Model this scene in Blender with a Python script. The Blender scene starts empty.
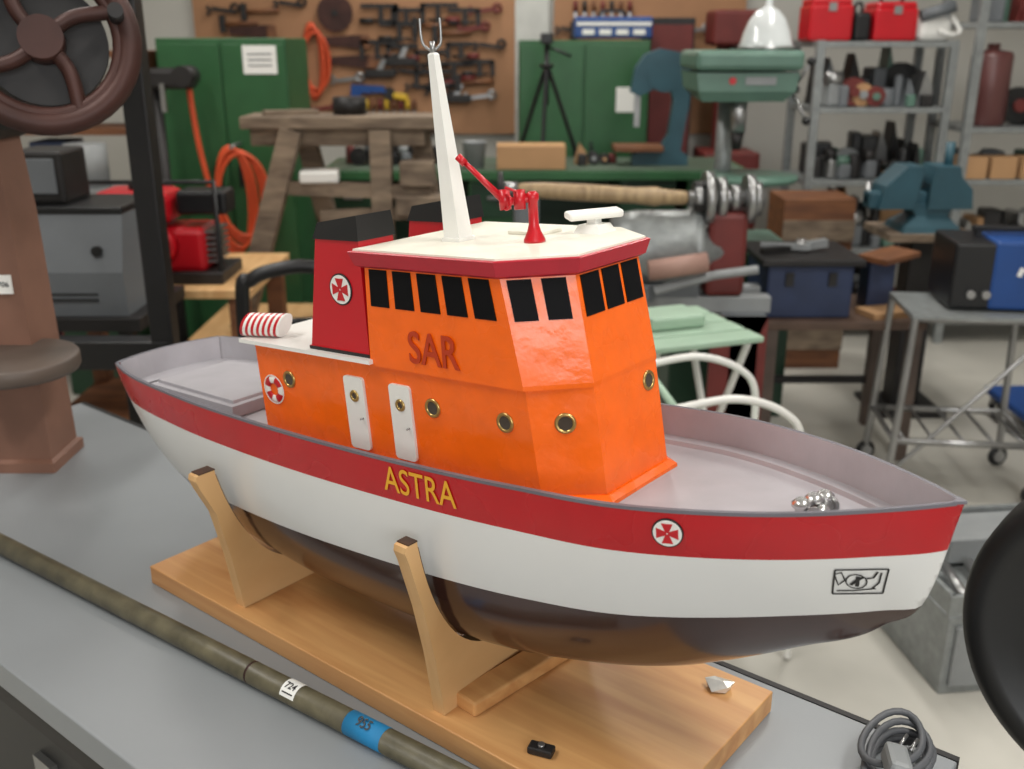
import bpy, math, bmesh, random
from mathutils import Vector, Matrix
random.seed(7)
sc=bpy.context.scene
try:
    sc.view_settings.view_transform='Standard'
except Exception: pass
# ---------------------------------------------------------------- materials
def lin(c):
    out=[]
    for v in c:
        v/=255.0
        out.append(v/12.92 if v<=0.04045 else ((v+0.055)/1.055)**2.4)
    return out
_M={}
def mat(name,rgb,rough=0.5,metal=0.0,var=0.12,scale=8.0,bump=0.0,coat=0.0,emit=0.0,trans=0.0,spec=0.5,rvar=0.0):
    if name in _M: return _M[name]
    m=bpy.data.materials.new(name); m.use_nodes=True
    nt=m.node_tree; b=nt.nodes['Principled BSDF']
    c=lin(rgb)
    tc=nt.nodes.new('ShaderNodeTexCoord')
    n=nt.nodes.new('ShaderNodeTexNoise'); n.inputs['Scale'].default_value=scale; n.inputs['Detail'].default_value=4
    nt.links.new(tc.outputs['Object'],n.inputs['Vector'])
    r=nt.nodes.new('ShaderNodeValToRGB')
    r.color_ramp.elements[0].position=0.3; r.color_ramp.elements[1].position=0.7
    r.color_ramp.elements[0].color=[x*(1-var) for x in c]+[1]
    r.color_ramp.elements[1].color=[min(1,x*(1+var*0.6)) for x in c]+[1]
    nt.links.new(n.outputs['Fac'],r.inputs['Fac']); nt.links.new(r.outputs['Color'],b.inputs['Base Color'])
    b.inputs['Roughness'].default_value=rough; b.inputs['Metallic'].default_value=metal
    b.inputs['Specular IOR Level'].default_value=spec
    b.inputs['Coat Weight'].default_value=coat; b.inputs['Coat Roughness'].default_value=0.08
    b.inputs['Transmission Weight'].default_value=trans
    if rvar>0:
        mr=nt.nodes.new('ShaderNodeMapRange'); mr.inputs[1].default_value=.35; mr.inputs[2].default_value=.65
        mr.inputs[3].default_value=max(.02,rough-rvar); mr.inputs[4].default_value=rough+rvar
        n3=nt.nodes.new('ShaderNodeTexNoise'); n3.inputs['Scale'].default_value=scale*.6; nt.links.new(tc.outputs['Object'],n3.inputs['Vector'])
        nt.links.new(n3.outputs['Fac'],mr.inputs[0]); nt.links.new(mr.outputs[0],b.inputs['Roughness'])
    if bump>0:
        bp=nt.nodes.new('ShaderNodeBump'); bp.inputs['Strength'].default_value=bump; bp.inputs['Distance'].default_value=0.01
        nt.links.new(n.outputs['Fac'],bp.inputs['Height']); nt.links.new(bp.outputs['Normal'],b.inputs['Normal'])
    _M[name]=m; return m
def woodmat(name,rgb1,rgb2,rough=0.5,stretch=(1.5,25,25),coat=0.0,scale=2.0):
    if name in _M: return _M[name]
    m=bpy.data.materials.new(name); m.use_nodes=True
    nt=m.node_tree; b=nt.nodes['Principled BSDF']
    tc=nt.nodes.new('ShaderNodeTexCoord'); mp=nt.nodes.new('ShaderNodeMapping')
    mp.inputs['Scale'].default_value=stretch
    nt.links.new(tc.outputs['Object'],mp.inputs['Vector'])
    n=nt.nodes.new('ShaderNodeTexNoise'); n.inputs['Scale'].default_value=scale; n.inputs['Detail'].default_value=8; n.inputs['Distortion'].default_value=0.6
    nt.links.new(mp.outputs['Vector'],n.inputs['Vector'])
    r=nt.nodes.new('ShaderNodeValToRGB'); r.color_ramp.elements[0].position=0.3; r.color_ramp.elements[1].position=0.72
    r.color_ramp.elements[0].color=lin(rgb1)+[1]; r.color_ramp.elements[1].color=lin(rgb2)+[1]
    nt.links.new(n.outputs['Fac'],r.inputs['Fac']); nt.links.new(r.outputs['Color'],b.inputs['Base Color'])
    bp=nt.nodes.new('ShaderNodeBump'); bp.inputs['Strength'].default_value=0.08; bp.inputs['Distance'].default_value=0.005
    nt.links.new(n.outputs['Fac'],bp.inputs['Height']); nt.links.new(bp.outputs['Normal'],b.inputs['Normal'])
    b.inputs['Roughness'].default_value=rough; b.inputs['Coat Weight'].default_value=coat
    _M[name]=m; return m
orange=mat('orange_gloss',(248,104,10),0.27,var=0.07,scale=34,bump=0.14,coat=0.15,rvar=.10)
redp=mat('signal_red',(190,14,30),0.34,var=0.07,coat=0.15)
redb=mat('band_red',(180,6,22),0.27,var=0.06,coat=0.2,scale=20,rvar=.06)
crims=mat('crimson_trim',(180,34,50),0.4,var=0.10,scale=30,bump=.05)
hullw=mat('hull_white',(222,222,220),0.27,var=0.03,scale=5,coat=0.25,bump=0.03)
hullb=mat('hull_antifoul',(62,39,33),0.2,var=0.3,scale=6,coat=0.3)
deckg=mat('deck_grey',(166,163,168),0.45,var=0.08,scale=20,bump=0.05)
railg=mat('rail_grey',(108,106,114),0.4)
cream=mat('roof_cream',(228,224,210),0.5,var=0.05,scale=15,bump=0.08)
whitep=mat('white_paint',(232,231,226),0.35,var=0.03)
blackp=mat('black_paint',(20,20,22),0.4,var=0.2)
blackm=mat('black_window',(10,10,13),0.65,var=0.1,spec=0.15)
brass=mat('brass',(190,160,100),0.3,metal=0.9)
glassd=mat('porthole_glass',(70,60,52),0.08,var=0.4)
yell=mat('letter_yellow',(230,168,40),0.5,var=0.03)
rust_o=mat('letter_rust',(180,54,12),0.5,var=0.03)
steel=mat('steel',(168,168,168),0.32,metal=0.85,var=0.2)
steelp=mat('steel_paint_grey',(140,143,144),0.45,var=0.15)
galv=mat('galvanised',(146,150,150),0.4,metal=0.4,var=0.2,scale=30)
foil=mat('foil',(215,215,215),0.25,metal=0.9)
foilw=mat('foil_white',(222,220,214),0.3,metal=0.3,var=.2,scale=40)
pine=woodmat('pine_board',(188,130,78),(220,170,112),0.4,(1.2,14,14),0.15)
ply=woodmat('plywood',(198,152,100),(220,180,128),0.5,(12,2,2),0.0)
plyedge=mat('ply_dark_edge',(70,48,34),0.6,var=.3,scale=60)
oldwood=woodmat('old_wood',(88,74,62),(146,128,108),0.8,(3,12,12))
brownw=woodmat('brown_wood',(90,54,34),(136,88,54),0.6,(2,14,14))
chip=mat('hardboard',(168,124,90),0.75,var=0.12,scale=3)
green=mat('cabinet_green',(44,92,54),0.4,var=0.12)
greend=mat('cabinet_green_dark',(24,58,38),0.45,var=0.12)
mint=mat('mint_paint',(158,184,162),0.45,var=0.1)
drillg=mat('drill_green',(92,124,110),0.4,var=0.15)
teal=mat('teal_cast',(44,80,92),0.45,var=0.2)
bluep=mat('blue_paint',(28,70,134),0.4,var=0.12)
blued=mat('blue_dark',(42,54,84),0.5,var=0.2)
tapeb=mat('blue_tape',(30,130,184),0.6,var=0.08)
paper=mat('paper',(240,240,236),0.8,var=0.02)
black=mat('black_rubber',(22,23,25),0.42,var=0.25)
dark=mat('dark_iron',(42,40,40),0.5,metal=0.3,var=0.3)
olive=mat('olive_pipe',(98,92,72),0.42,var=0.42,scale=30,bump=0.15)
orangec=mat('orange_cable',(216,84,44),0.5)
tanp=mat('tan_cast',(128,92,76),0.6,var=0.15,bump=0.1)
rustm=mat('rusty_iron',(66,38,32),0.5,metal=0.3,var=0.4,bump=0.2)
card=mat('cardboard',(180,140,100),0.8,var=0.06)
greyp=mat('grey_case',(106,110,114),0.5,var=0.08)
brownred=mat('oxide_red',(108,40,36),0.55,var=0.2)
yellowp=mat('yellow_plastic',(210,172,44),0.5)
# ---------------------------------------------------------------- helpers
def group(name,loc=(0,0,0),rz=0.0,ry=0.0,rx=0.0,parent=None):
    e=bpy.data.objects.new(name,None); sc.collection.objects.link(e)
    e.empty_display_size=0.05
    e.location=loc; e.rotation_euler=(rx,ry,rz)
    if parent: e.parent=parent
    return e
def mesh(parent,name,verts,faces,mats,fm=None,smooth=False,loc=(0,0,0),rot=(0,0,0),merge=False):
    me=bpy.data.meshes.new(name); me.from_pydata([tuple(v) for v in verts],[],faces)
    if not isinstance(mats,(list,tuple)): mats=[mats]
    for m in mats: me.materials.append(m)
    if fm:
        for p,i in zip(me.polygons,fm): p.material_index=i
    bm=bmesh.new(); bm.from_mesh(me)
    if merge: bmesh.ops.remove_doubles(bm,verts=bm.verts,dist=1e-5)
    bmesh.ops.recalc_face_normals(bm,faces=bm.faces)
    bm.to_mesh(me); bm.free()
    if smooth is True:
        for p in me.polygons: p.use_smooth=True
    elif smooth:
        for p in me.polygons: p.use_smooth = len(p.vertices)==4
    me.update()
    o=bpy.data.objects.new(name,me); sc.collection.objects.link(o)
    o.location=loc; o.rotation_euler=rot
    if parent: o.parent=parent
    return o
def box(parent,name,c,s,m,rot=(0,0,0),bev=0.0):
    me=bpy.data.meshes.new(name); bm=bmesh.new()
    bmesh.ops.create_cube(bm,size=1.0)
    for v in bm.verts: v.co=Vector((v.co.x*s[0],v.co.y*s[1],v.co.z*s[2]))
    if bev>0: bmesh.ops.bevel(bm,geom=list(bm.edges),offset=min(bev,0.45*min(s)),segments=2,affect='EDGES',profile=0.5)
    bm.to_mesh(me); bm.free(); me.materials.append(m)
    o=bpy.data.objects.new(name,me); sc.collection.objects.link(o); o.location=c; o.rotation_euler=rot
    if parent: o.parent=parent
    return o
def basis(d):
    d=d.normalized(); a=Vector((0,0,1)) if abs(d.z)<0.9 else Vector((1,0,0))
    u=d.cross(a).normalized(); return u,d.cross(u).normalized()
def cyl(parent,name,p0,p1,r,m,r2=None,seg=24):
    p0=Vector(p0);p1=Vector(p1); r2=r if r2 is None else r2
    u,w=basis(p1-p0); V=[];F=[]
    for p,rr in ((p0,r),(p1,r2)):
        for i in range(seg):
            a=2*math.pi*i/seg; V.append(p+u*(rr*math.cos(a))+w*(rr*math.sin(a)))
    for i in range(seg):
        j=(i+1)%seg; F.append((i,j,seg+j,seg+i))
    F.append(tuple(range(seg))); F.append(tuple(range(seg,2*seg)))
    return mesh(parent,name,V,F,m,smooth='side')
def lathe(parent,name,prof,m,loc=(0,0,0),rot=(0,0,0),seg=32):
    V=[];F=[]
    for r,z in prof:
        for i in range(seg):
            a=2*math.pi*i/seg; V.append((max(r,1e-4)*math.cos(a),max(r,1e-4)*math.sin(a),z))
    n=len(prof)
    for k in range(n-1):
        for i in range(seg):
            j=(i+1)%seg; F.append((k*seg+i,k*seg+j,(k+1)*seg+j,(k+1)*seg+i))
    F.append(tuple(range(seg))); F.append(tuple(range((n-1)*seg,n*seg)))
    return mesh(parent,name,V,F,m,smooth='side',loc=loc,rot=rot)
def torus(parent,name,R,r,m,loc=(0,0,0),rot=(0,0,0),S=40,s=12):
    V=[];F=[]
    for i in range(S):
        a=2*math.pi*i/S
        for j in range(s):
            b=2*math.pi*j/s; V.append(((R+r*math.cos(b))*math.cos(a),(R+r*math.cos(b))*math.sin(a),r*math.sin(b)))
    for i in range(S):
        for j in range(s):
            F.append((i*s+j,((i+1)%S)*s+j,((i+1)%S)*s+(j+1)%s,i*s+(j+1)%s))
    return mesh(parent,name,V,F,m,smooth=True,loc=loc,rot=rot)
def crs(pts,n=8):
    P=[Vector(p) for p in pts]; P=[P[0]*2-P[1]]+P+[P[-1]*2-P[-2]]; out=[]
    for i in range(1,len(P)-2):
        for k in range(n):
            t=k/n; a,b,c,d=P[i-1],P[i],P[i+1],P[i+2]
            out.append(0.5*((2*b)+(c-a)*t+(2*a-5*b+4*c-d)*t*t+(3*b-a-3*c+d)*t**3))
    out.append(P[-2]); return out
def tube(parent,name,pts,r,m,curved=True,closed=False):
    if curved: pts=crs(pts)
    cu=bpy.data.curves.new(name,'CURVE'); cu.dimensions='3D'; cu.bevel_depth=r; cu.bevel_resolution=3; cu.use_fill_caps=True
    sp=cu.splines.new('POLY'); sp.points.add(len(pts)-1)
    for i,p in enumerate(pts): sp.points[i].co=(p[0],p[1],p[2],1)
    sp.use_cyclic_u=closed; sp.use_smooth=True
    cu.materials.append(m)
    o=bpy.data.objects.new(name,cu); sc.collection.objects.link(o)
    if parent: o.parent=parent
    return o
def prism(parent,name,pts,th,m,plane='xz',loc=(0,0,0),rot=(0,0,0)):
    n=len(pts); V=[]
    for sgn in (-.5,.5):
        for a,b in pts:
            if plane=='xz': V.append((a,sgn*th,b))
            elif plane=='yz': V.append((sgn*th,a,b))
            else: V.append((a,b,sgn*th))
    F=[tuple(range(n)),tuple(range(2*n-1,n-1,-1))]
    for i in range(n):
        j=(i+1)%n; F.append((i,j,n+j,n+i))
    return mesh(parent,name,V,F,m,loc=loc,rot=rot)
def loft(parent,name,levels,mats,fm=None,smooth=False):
    V=[];F=[];M=[];n=len(levels[0][1])
    for z,poly in levels:
        for p in poly: V.append((p[0],p[1],z))
    for k in range(len(levels)-1):
        for i in range(n):
            j=(i+1)%n; F.append((k*n+i,k*n+j,(k+1)*n+j,(k+1)*n+i)); M.append(fm[k] if fm else 0)
    F.append(tuple(range(n))); M.append(fm[0] if fm else 0)
    F.append(tuple(range((len(levels)-1)*n,len(levels)*n))); M.append(fm[-1] if fm else 0)
    return mesh(parent,name,V,F,mats,fm=M,smooth=smooth)
def offset(poly,d):
    n=len(poly); A=sum(poly[i][0]*poly[(i+1)%n][1]-poly[(i+1)%n][0]*poly[i][1] for i in range(n))
    s=1 if A>0 else -1; out=[]
    for i in range(n):
        p0,p1,p2=Vector(poly[i-1]),Vector(poly[i]),Vector(poly[(i+1)%n])
        e1=(p1-p0).normalized(); e2=(p2-p1).normalized()
        n1=Vector((e1.y,-e1.x))*s; n2=Vector((e2.y,-e2.x))*s
        b=(n1+n2); b=b/ max(1e-6,b.length_squared)*2
        q=p1+b*d; out.append((q.x,q.y))
    return out
def text(parent,name,s,size,m,loc,rot,sx=1.0,ext=0.0006,align='CENTER',fat=0.0):
    cu=bpy.data.curves.new(name,'FONT'); cu.body=s; cu.size=size; cu.extrude=ext; cu.align_x=align; cu.align_y='CENTER'; cu.offset=fat
    cu.materials.append(m)
    o=bpy.data.objects.new(name,cu); sc.collection.objects.link(o); o.location=loc; o.rotation_euler=rot; o.scale=(sx,1,1)
    if parent: o.parent=parent
    return o
def hermite(xs,ys):
    n=len(xs); m=[0]*n
    for i in range(n):
        if i==0: m[i]=(ys[1]-ys[0])/(xs[1]-xs[0])
        elif i==n-1: m[i]=(ys[-1]-ys[-2])/(xs[-1]-xs[-2])
        else: 
            a=(ys[i]-ys[i-1])/(xs[i]-xs[i-1]); b=(ys[i+1]-ys[i])/(xs[i+1]-xs[i])
            h0=xs[i]-xs[i-1];h1=xs[i+1]-xs[i]; m[i]=(a*h1+b*h0)/(h0+h1)
    def f(x):
        if x<=xs[0]: return ys[0]
        if x>=xs[-1]: return ys[-1]
        for i in range(n-1):
            if x<=xs[i+1]: break
        h=xs[i+1]-xs[i]; t=(x-xs[i])/h
        return (2*t**3-3*t*t+1)*ys[i]+(t**3-2*t*t+t)*h*m[i]+(-2*t**3+3*t*t)*ys[i+1]+(t**3-t*t)*h*m[i+1]
    return f
# ---------------------------------------------------------------- camera
cd=bpy.data.cameras.new('camera'); cam=bpy.data.objects.new('camera',cd); sc.collection.objects.link(cam)
cam.location=(0,0,1.55); cam.rotation_euler=(math.radians(90-19),0,0)
cd.sensor_width=36; cd.lens=35.156; cd.clip_start=0.02
cd.dof.use_dof=True; cd.dof.focus_distance=1.12; cd.dof.aperture_fstop=5.0
sc.camera=cam
# ---------------------------------------------------------------- room
box(None,'floor',(0.25,2.0,-0.05),(8.7,10.4,0.1),mat('concrete_floor',(188,185,176),0.42,var=0.25,scale=1.6,bump=0.03))
wallm=mat('wall_white',(192,190,183),0.8,var=0.06,scale=2)
box(None,'wall_back',(0.25,7.05,1.8),(8.5,0.1,3.6),wallm)
box(None,'wall_left',(-4.05,2.0,1.8),(0.1,10.0,3.6),wallm)
box(None,'wall_right',(4.55,2.0,1.8),(0.1,10.0,3.6),wallm)
box(None,'wall_front',(0.25,-3.05,1.8),(8.5,0.1,3.6),wallm)
box(None,'ceiling',(0.25,2.0,3.65),(8.7,10.4,0.1),mat('ceiling_white',(205,203,198),0.9))
def area(name,loc,rot,sx,sy,e,col=(1,1,1)):
    l=bpy.data.lights.new(name,'AREA'); l.shape='RECTANGLE'; l.size=sx; l.size_y=sy; l.energy=e; l.color=col
    o=bpy.data.objects.new(name,l); sc.collection.objects.link(o); o.location=loc; o.rotation_euler=rot; return o
for i,(x,y,e) in enumerate([(-1.6,0.6,50),(1.4,0.3,62),(-1.7,3.6,40),(1.5,3.6,50),(0,5.8,44)]):
    g=group('ceiling_lamp',(x,y,3.54))
    box(g,'housing',(0,0,0.02),(0.34,1.9,0.07),whitep,bev=0.01)
    o=area('lamp_light',(0,0,-0.03),(0,0,0),0.3,1.8,e,(1,0.97,0.92)); o.parent=g
w=group('window_1',(0.9,-2.98,2.1))
box(w,'frame_top',(0,0,0.72),(3.2,0.06,0.06),whitep); box(w,'frame_bottom',(0,0,-0.72),(3.2,0.06,0.06),whitep)
for k in range(5): box(w,'mullion_%d'%k,(-1.57+k*0.785,0,0),(0.06,0.06,1.4),whitep)
o=area('daylight',(0,0.04,0),(0,0,0),3.0,1.35,72,(0.96,0.98,1)); o.parent=w
o.rotation_euler=(math.radians(90),0,0)
wd=bpy.data.worlds.new('world'); sc.world=wd; wd.use_nodes=True
wd.node_tree.nodes['Background'].inputs[0].default_value=(0.8,0.85,0.9,1); wd.node_tree.nodes['Background'].inputs[1].default_value=0.5

# ================================================================ MODEL SHIP
RZ=math.radians(-38.75); TILT=math.radians(-4.3)
C0=(-0.1205,1.218,0.78)
ship=group('model_ship',C0,RZ,TILT)
zr=hermite([-.545,-.33,-.14,.14,.39,.57,.694],[.331,.3235,.319,.317,.322,.327,.333])
zk=hermite([-.545,-.52,-.49,-.40,-.28,-.15,0,.15,.296,.432,.548,.628,.671,.694],[.215,.175,.140,.095,.066,.052,.046,.047,.060,.088,.142,.190,.242,.333])
bb=hermite([-.545,-.5,-.33,-.15,.1,.3,.42,.5,.576,.63,.67,.694],[.097,.112,.140,.153,.158,.155,.146,.122,.087,.052,.022,.0])
wl=hermite([-.545,-.25,0,.38,.62,.694],[.172,.172,.176,.192,.214,.224])
aa=hermite([-.545,-.3,0,.3,.5,.694],[1.7,2.1,2.5,2.3,1.7,1.4])
cc=hermite([-.545,-.3,0,.3,.5,.694],[.55,.46,.38,.42,.62,.85])
def hy(x,z):
    k,r=zk(x),zr(x)
    s=min(1,max(0,(z-k)/max(1e-5,r-k)))
    return bb(x)*(1-(1-s)**aa(x))**cc(x)
N=110
X=[-.545+1.239*(1-(1-i/N)**1.6) for i in range(N+1)]
def rowz(x):
    k,r=zk(x),zr(x); z=[r,r-.012,r-.030,r-.048]
    w_=wl(x)
    for q in (0.2,0.4,0.6,0.8,1.0): z.append((r-.048)*(1-q)+w_*q)
    for q in (0.2,0.4,0.58,0.73,0.85,0.93,0.98,1.0): z.append(w_*(1-q)+k*q if k<w_ else k)
    return [max(k,v) for v in z]
R=len(rowz(0))
V=[];F=[];M=[]
rm=[0,0,0]+[1]*5+[2]*8
for sgn in (-1,1):
    base=len(V)
    for x in X:
        for z in rowz(x): V.append((x,sgn*hy(x,z),z))
    for i in range(N):
        for k in range(R-1):
            a=base+i*R+k; F.append((a,a+1,a+R+1,a+R)); M.append(rm[k])
cols=[-1,-.85,-.6,-.3,0,.3,.6,.85,1]
x0=X[0]; base=len(V)
for c in cols:
    for z in rowz(x0):
        y=hy(x0,z)*c; V.append((x0-.022*(1-c*c),y,z))
for j in range(len(cols)-1):
    for k in range(R-1):
        a=base+j*R+k; F.append((a,a+1,a+R+1,a+R)); M.append(rm[k])
F2=[];M2=[]
for f,m_ in zip(F,M):
    vs=[]
    for i in f:
        if not any((Vector(V[i])-Vector(V[j])).length<1e-5 for j in vs): vs.append(i)
    if len(vs)>=3: F2.append(tuple(vs)); M2.append(m_)
hull=mesh(ship,'hull',V,F2,[redb,hullw,hullb],fm=M2,merge=True)
for p in hull.data.polygons: p.use_smooth=True
BW=.036; T=.005
V=[];F=[];M=[]
Xd=[x for x in X if x<.688]+[.689]
Xd[0]=-.540
def drow(x):
    r=zr(x); zd=max(r-BW,zk(x)+.004); b=hy(x,r); bi=max(.0005,b-T); bd=min(bi,max(.0004,hy(x,zd)-T)); st=max(.0003,bd-.016); st2=max(.0002,bd-.0185)
    return [(b+.0004,r-.002),(b+.0004,r+.0015),(bi,r+.0015),(bd,zd),(st,zd),(st2,zd-.005),(st2*.5,zd-.004),(0,zd-.0035)]
nr=8
for sgn in (-1,1):
    base=len(V)
    for x in Xd:
        for y,z in drow(x): V.append((x,sgn*y,z))
    for i in range(len(Xd)-1):
        for k in range(nr-1):
            a=base+i*nr+k; F.append((a,a+1,a+nr+1,a+nr)); M.append(1 if k<2 else 0)
r=zr(x0); base=len(V); bi=bb(x0)
for c in cols:
    xo=x0-.022*(1-c*c)
    V.append((xo-.0005,bi*c,r-.002)); V.append((xo-.0005,bi*c,r+.0015)); V.append((xo+T+.002,(bi-T)*c,r+.0015)); V.append((xo+T+.006,(bi-T-.004)*c,r-BW)); V.append((x0+.03,(bi-T-.004)*c,r-BW))
for j in range(len(cols)-1):
    for k in range(4):
        a=base+j*5+k; F.append((a,a+1,a+6,a+5)); M.append(1 if k<2 else 0)
dk=mesh(ship,'deck_and_bulwark',V,F,[deckg,railg],fm=M)
prism(ship,'stem_cap',[(.686,.008),(.696,.0),(.686,-.008)],.003,railg,'xy',(0,0,.3334))
# deckhouse
Lb=[(-.165,-.1),(.300,-.1),(.358,-.062),(.358,.062),(.300,.1),(-.165,.1)]
Lt=[(-.165,-.104),(.286,-.104),(.343,-.0615),(.343,.0615),(.286,.104),(-.165,.104)]
Ub=[(.062,-.110),(.288,-.109),(.344,-.062),(.344,.062),(.288,.109),(.062,.110)]
Ut=[(.066,-.108),(.264,-.108),(.324,-.060),(.324,.060),(.264,.108),(.066,.108)]
loft(ship,'deckhouse',[(.270,Lb),(.41,Lt)],orange)
loft(ship,'deckhouse_skirt',[(.272,offset(Lb,.010)),(.2855,offset(Lb,.008)),(.290,offset(Lb,.0005))],orange)
loft(ship,'wheelhouse',[(.407,Ub),(.412,Ub),(.528,Ut)],orange)
loft(ship,'wheelhouse_roof',[(.523,offset(Ut,.003)),(.526,offset(Ut,.008)),(.5415,offset(Ut,.013)),(.5425,offset(Ut,.011))],crims)
loft(ship,'roof_panel',[(.5415,offset(Ut,.0085)),(.5445,offset(Ut,.008))],cream)
bd=[(-.182,-.116),(.066,-.116),(.066,.116),(-.182,.116)]
loft(ship,'boat_deck',[(.4095,bd),(.4145,bd)],whitep)
def onface(B,T_,zb,zt,i):
    n=len(B); j=(i+1)%n
    b0,b1,t0,t1=[Vector((p[0],p[1],z)) for p,z in ((B[i],zb),(B[j],zb),(T_[i],zt),(T_[j],zt))]
    nrm=(b1-b0).cross(t0-b0).normalized()
    def f(s,t): return (b0.lerp(b1,s)).lerp(t0.lerp(t1,s),t)
    return f,nrm
def panel(name,f,nrm,s0,s1,t0,t1,m,th=.0012):
    q=[f(s0,t0),f(s1,t0),f(s1,t1),f(s0,t1)]
    V=[p-nrm*.001 for p in q]+[p+nrm*th for p in q]
    return mesh(ship,name,V,[(0,1,2,3),(4,5,6,7),(0,1,5,4),(1,2,6,5),(2,3,7,6),(3,0,4,7)],m)
wt0,wt1=.575,.940
wins={0:[(.038+k*.187,.038+k*.187+.138) for k in range(5)],1:[(.08,.41),(.54,.87)],2:[(.06,.33),(.38,.64),(.69,.95)],3:[(.1,.46),(.56,.91)],4:[(.07+k*.187,.07+k*.187+.138) for k in range(5)]}
for i,L in wins.items():
    f,nn=onface(Ub,Ut,.412,.528,i)
    for k,(a,b) in enumerate(L): panel('window_pane_%d_%d'%(i,k),f,nn,a,b,wt0,wt1,blackm)
def frame_at(p,nrm):
    z=Vector((0,0,1)); u=z.cross(nrm).normalized(); v=nrm.cross(u)
    return Matrix(((u.x,v.x,nrm.x,p.x),(u.y,v.y,nrm.y,p.y),(u.z,v.z,nrm.z,p.z),(0,0,0,1)))
def porthole(p,nrm,r=.0095,parent=ship):
    g=bpy.data.objects.new('porthole',None); sc.collection.objects.link(g); g.parent=parent; g.matrix_local=frame_at(p,nrm)
    torus(g,'rim',r,.0022,brass,S=28,s=8); cyl(g,'glass',(0,0,-.001),(0,0,.0008),r,glassd)
fs=[onface(Lb,Lt,.270,.41,i) for i in range(6)]
def sidep(x,z,side=0):
    f,nn=fs[side]; t=(z-.270)/.14
    xb=Lb[0][0]; x1=Lb[1][0]*(1-t)+Lt[1][0]*t
    s=(x-xb)/(x1-xb); s=s if side==0 else 1-s
    return f(s,t),nn
for x in (-.103,.150,.256):
    porthole(*sidep(x,.366)); porthole(*sidep(x,.366,4))
for i,s,t in ((1,.52,.71),(2,.84,.84),(3,.5,.70)):
    f,nn=fs[i]; porthole(f(s,t),nn)
def rrect(w,h,r,n=5):
    P=[]
    for cx,cy,a0 in ((w/2-r,h/2-r,0),(-w/2+r,h/2-r,90),(-w/2+r,-h/2+r,180),(w/2-r,-h/2+r,270)):
        for k in range(n+1):
            a=math.radians(a0+90*k/n); P.append((cx+r*math.cos(a),cy+r*math.sin(a)))
    return P
for k,x in enumerate((.023,.101)):
    for sd in (0,4):
        p,nn=sidep(x,.341,sd)
        o=prism(ship,'cabin_door_%d'%(k+sd),rrect(.034,.093,.005),.004,whitep,'xy'); o.matrix_local=frame_at(p+nn*.0015,nn)
        porthole(p+Vector((0,0,.022))+nn*.004,nn,.0055)
        cyl(ship,'door_handle_%d'%(k+sd),p+nn*.003+Vector((.011,0,-.005)),p+nn*.008+Vector((.011,0,-.005)),.0011,steel)
# lifebuoys
for sd,rid in ((0,''),(4,'_port')):
    p,nn=sidep(-.137,.348,sd)
    lb=bpy.data.objects.new('lifebuoy'+rid,None); sc.collection.objects.link(lb); lb.parent=ship; lb.matrix_local=frame_at(p+nn*.0010,nn)@Matrix.Diagonal((1.12,1.12,.5,1))
    torus(lb,'ring',.0115,.0043,whitep,S=36,s=10)
    for k in range(4):
        a=math.radians(90*k+45)
        V=[];F=[]
        for i in range(6):
            an=a+math.radians(-25+10*i)
            for j in range(8):
                b=2*math.pi*j/8; rr=.0115+.0047*math.cos(b); V.append((rr*math.cos(an),rr*math.sin(an),.0047*math.sin(b)))
        for i in range(5):
            for j in range(8): F.append((i*8+j,(i+1)*8+j,(i+1)*8+(j+1)%8,i*8+(j+1)%8))
        mesh(lb,'stripe_%d'%k,V,F,redp,smooth=True)
    for k in range(4):
        a=math.radians(90*k); pts=[(.0172*math.cos(a+math.radians(t)),.0172*math.sin(a+math.radians(t)),.001) for t in (0,22,45,68,90)]
        tube(lb,'grab_line_%d'%k,pts,.0008,whitep)
text(ship,'lettering_sar','SAR',.052,rust_o,(.165,-.1108,.435),(math.radians(90),0,0),.84,.0008,fat=.0004)
text(ship,'lettering_sar_port','SAR',.052,rust_o,(.165,.1108,.435),(math.radians(90),0,math.radians(180)),.84,.0008,fat=.0004)
def arm(a):
    w0,w1,r0,r1=.10,.36,.06,.70; P=[(r0,-w0),(r1,-w1),(r1*.98,0),(r1,w1),(r0,w0)]
    return [(x*math.cos(a)-y*math.sin(a),x*math.sin(a)+y*math.cos(a)) for x,y in P]
def emblem(parent,mtx,r):
    g=bpy.data.objects.new('rescue_emblem',None); sc.collection.objects.link(g); g.parent=parent; g.matrix_local=mtx
    cyl(g,'black_ring',(0,0,-.001),(0,0,.0010),r,blackp,seg=40); cyl(g,'disc',(0,0,-.001),(0,0,.0014),r*.91,whitep,seg=40)
    for k in range(4):
        prism(g,'arm_%d'%k,[(x*r,y*r) for x,y in arm(k*math.pi/2)],.0006,redp,'xy',(0,0,.0018))
# funnels
for sg,nm in ((-1,'funnel_starboard'),(1,'funnel_port')):
    y0,y1=(-.106,-.048) if sg<0 else (.116,.056)
    xa=-.046
    P0=[(xa,y0),(.057,y0),(.057,y1),(xa,y1)]
    def sl(x,x1=.054): return [(x,y0*.975),(x1,y0*.975),(x1,y1),(x,y1)]
    loft(ship,nm,[(.4145,offset(P0,.002)),(.419,offset(P0,.002)),(.4191,P0),(.553,sl(-.020))],[blackp,redp],fm=[0,1,1])
    c0=offset(sl(-.020),.0025)
    c1=offset(sl(-.014),.0)
    V=[(a,b,.551) for a,b in c0]+[(a,b,z) for (a,b),z in zip(c1,(.570,.580,.580,.570))]
    mesh(ship,nm+'_cap',V,[(0,1,2,3),(4,5,6,7),(0,1,5,4),(1,2,6,5),(2,3,7,6),(3,0,4,7)],blackp)
    emblem(ship,frame_at(Vector((.018,y0*.99,.493)),Vector((0,sg,.0)).normalized()),.0190)
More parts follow.
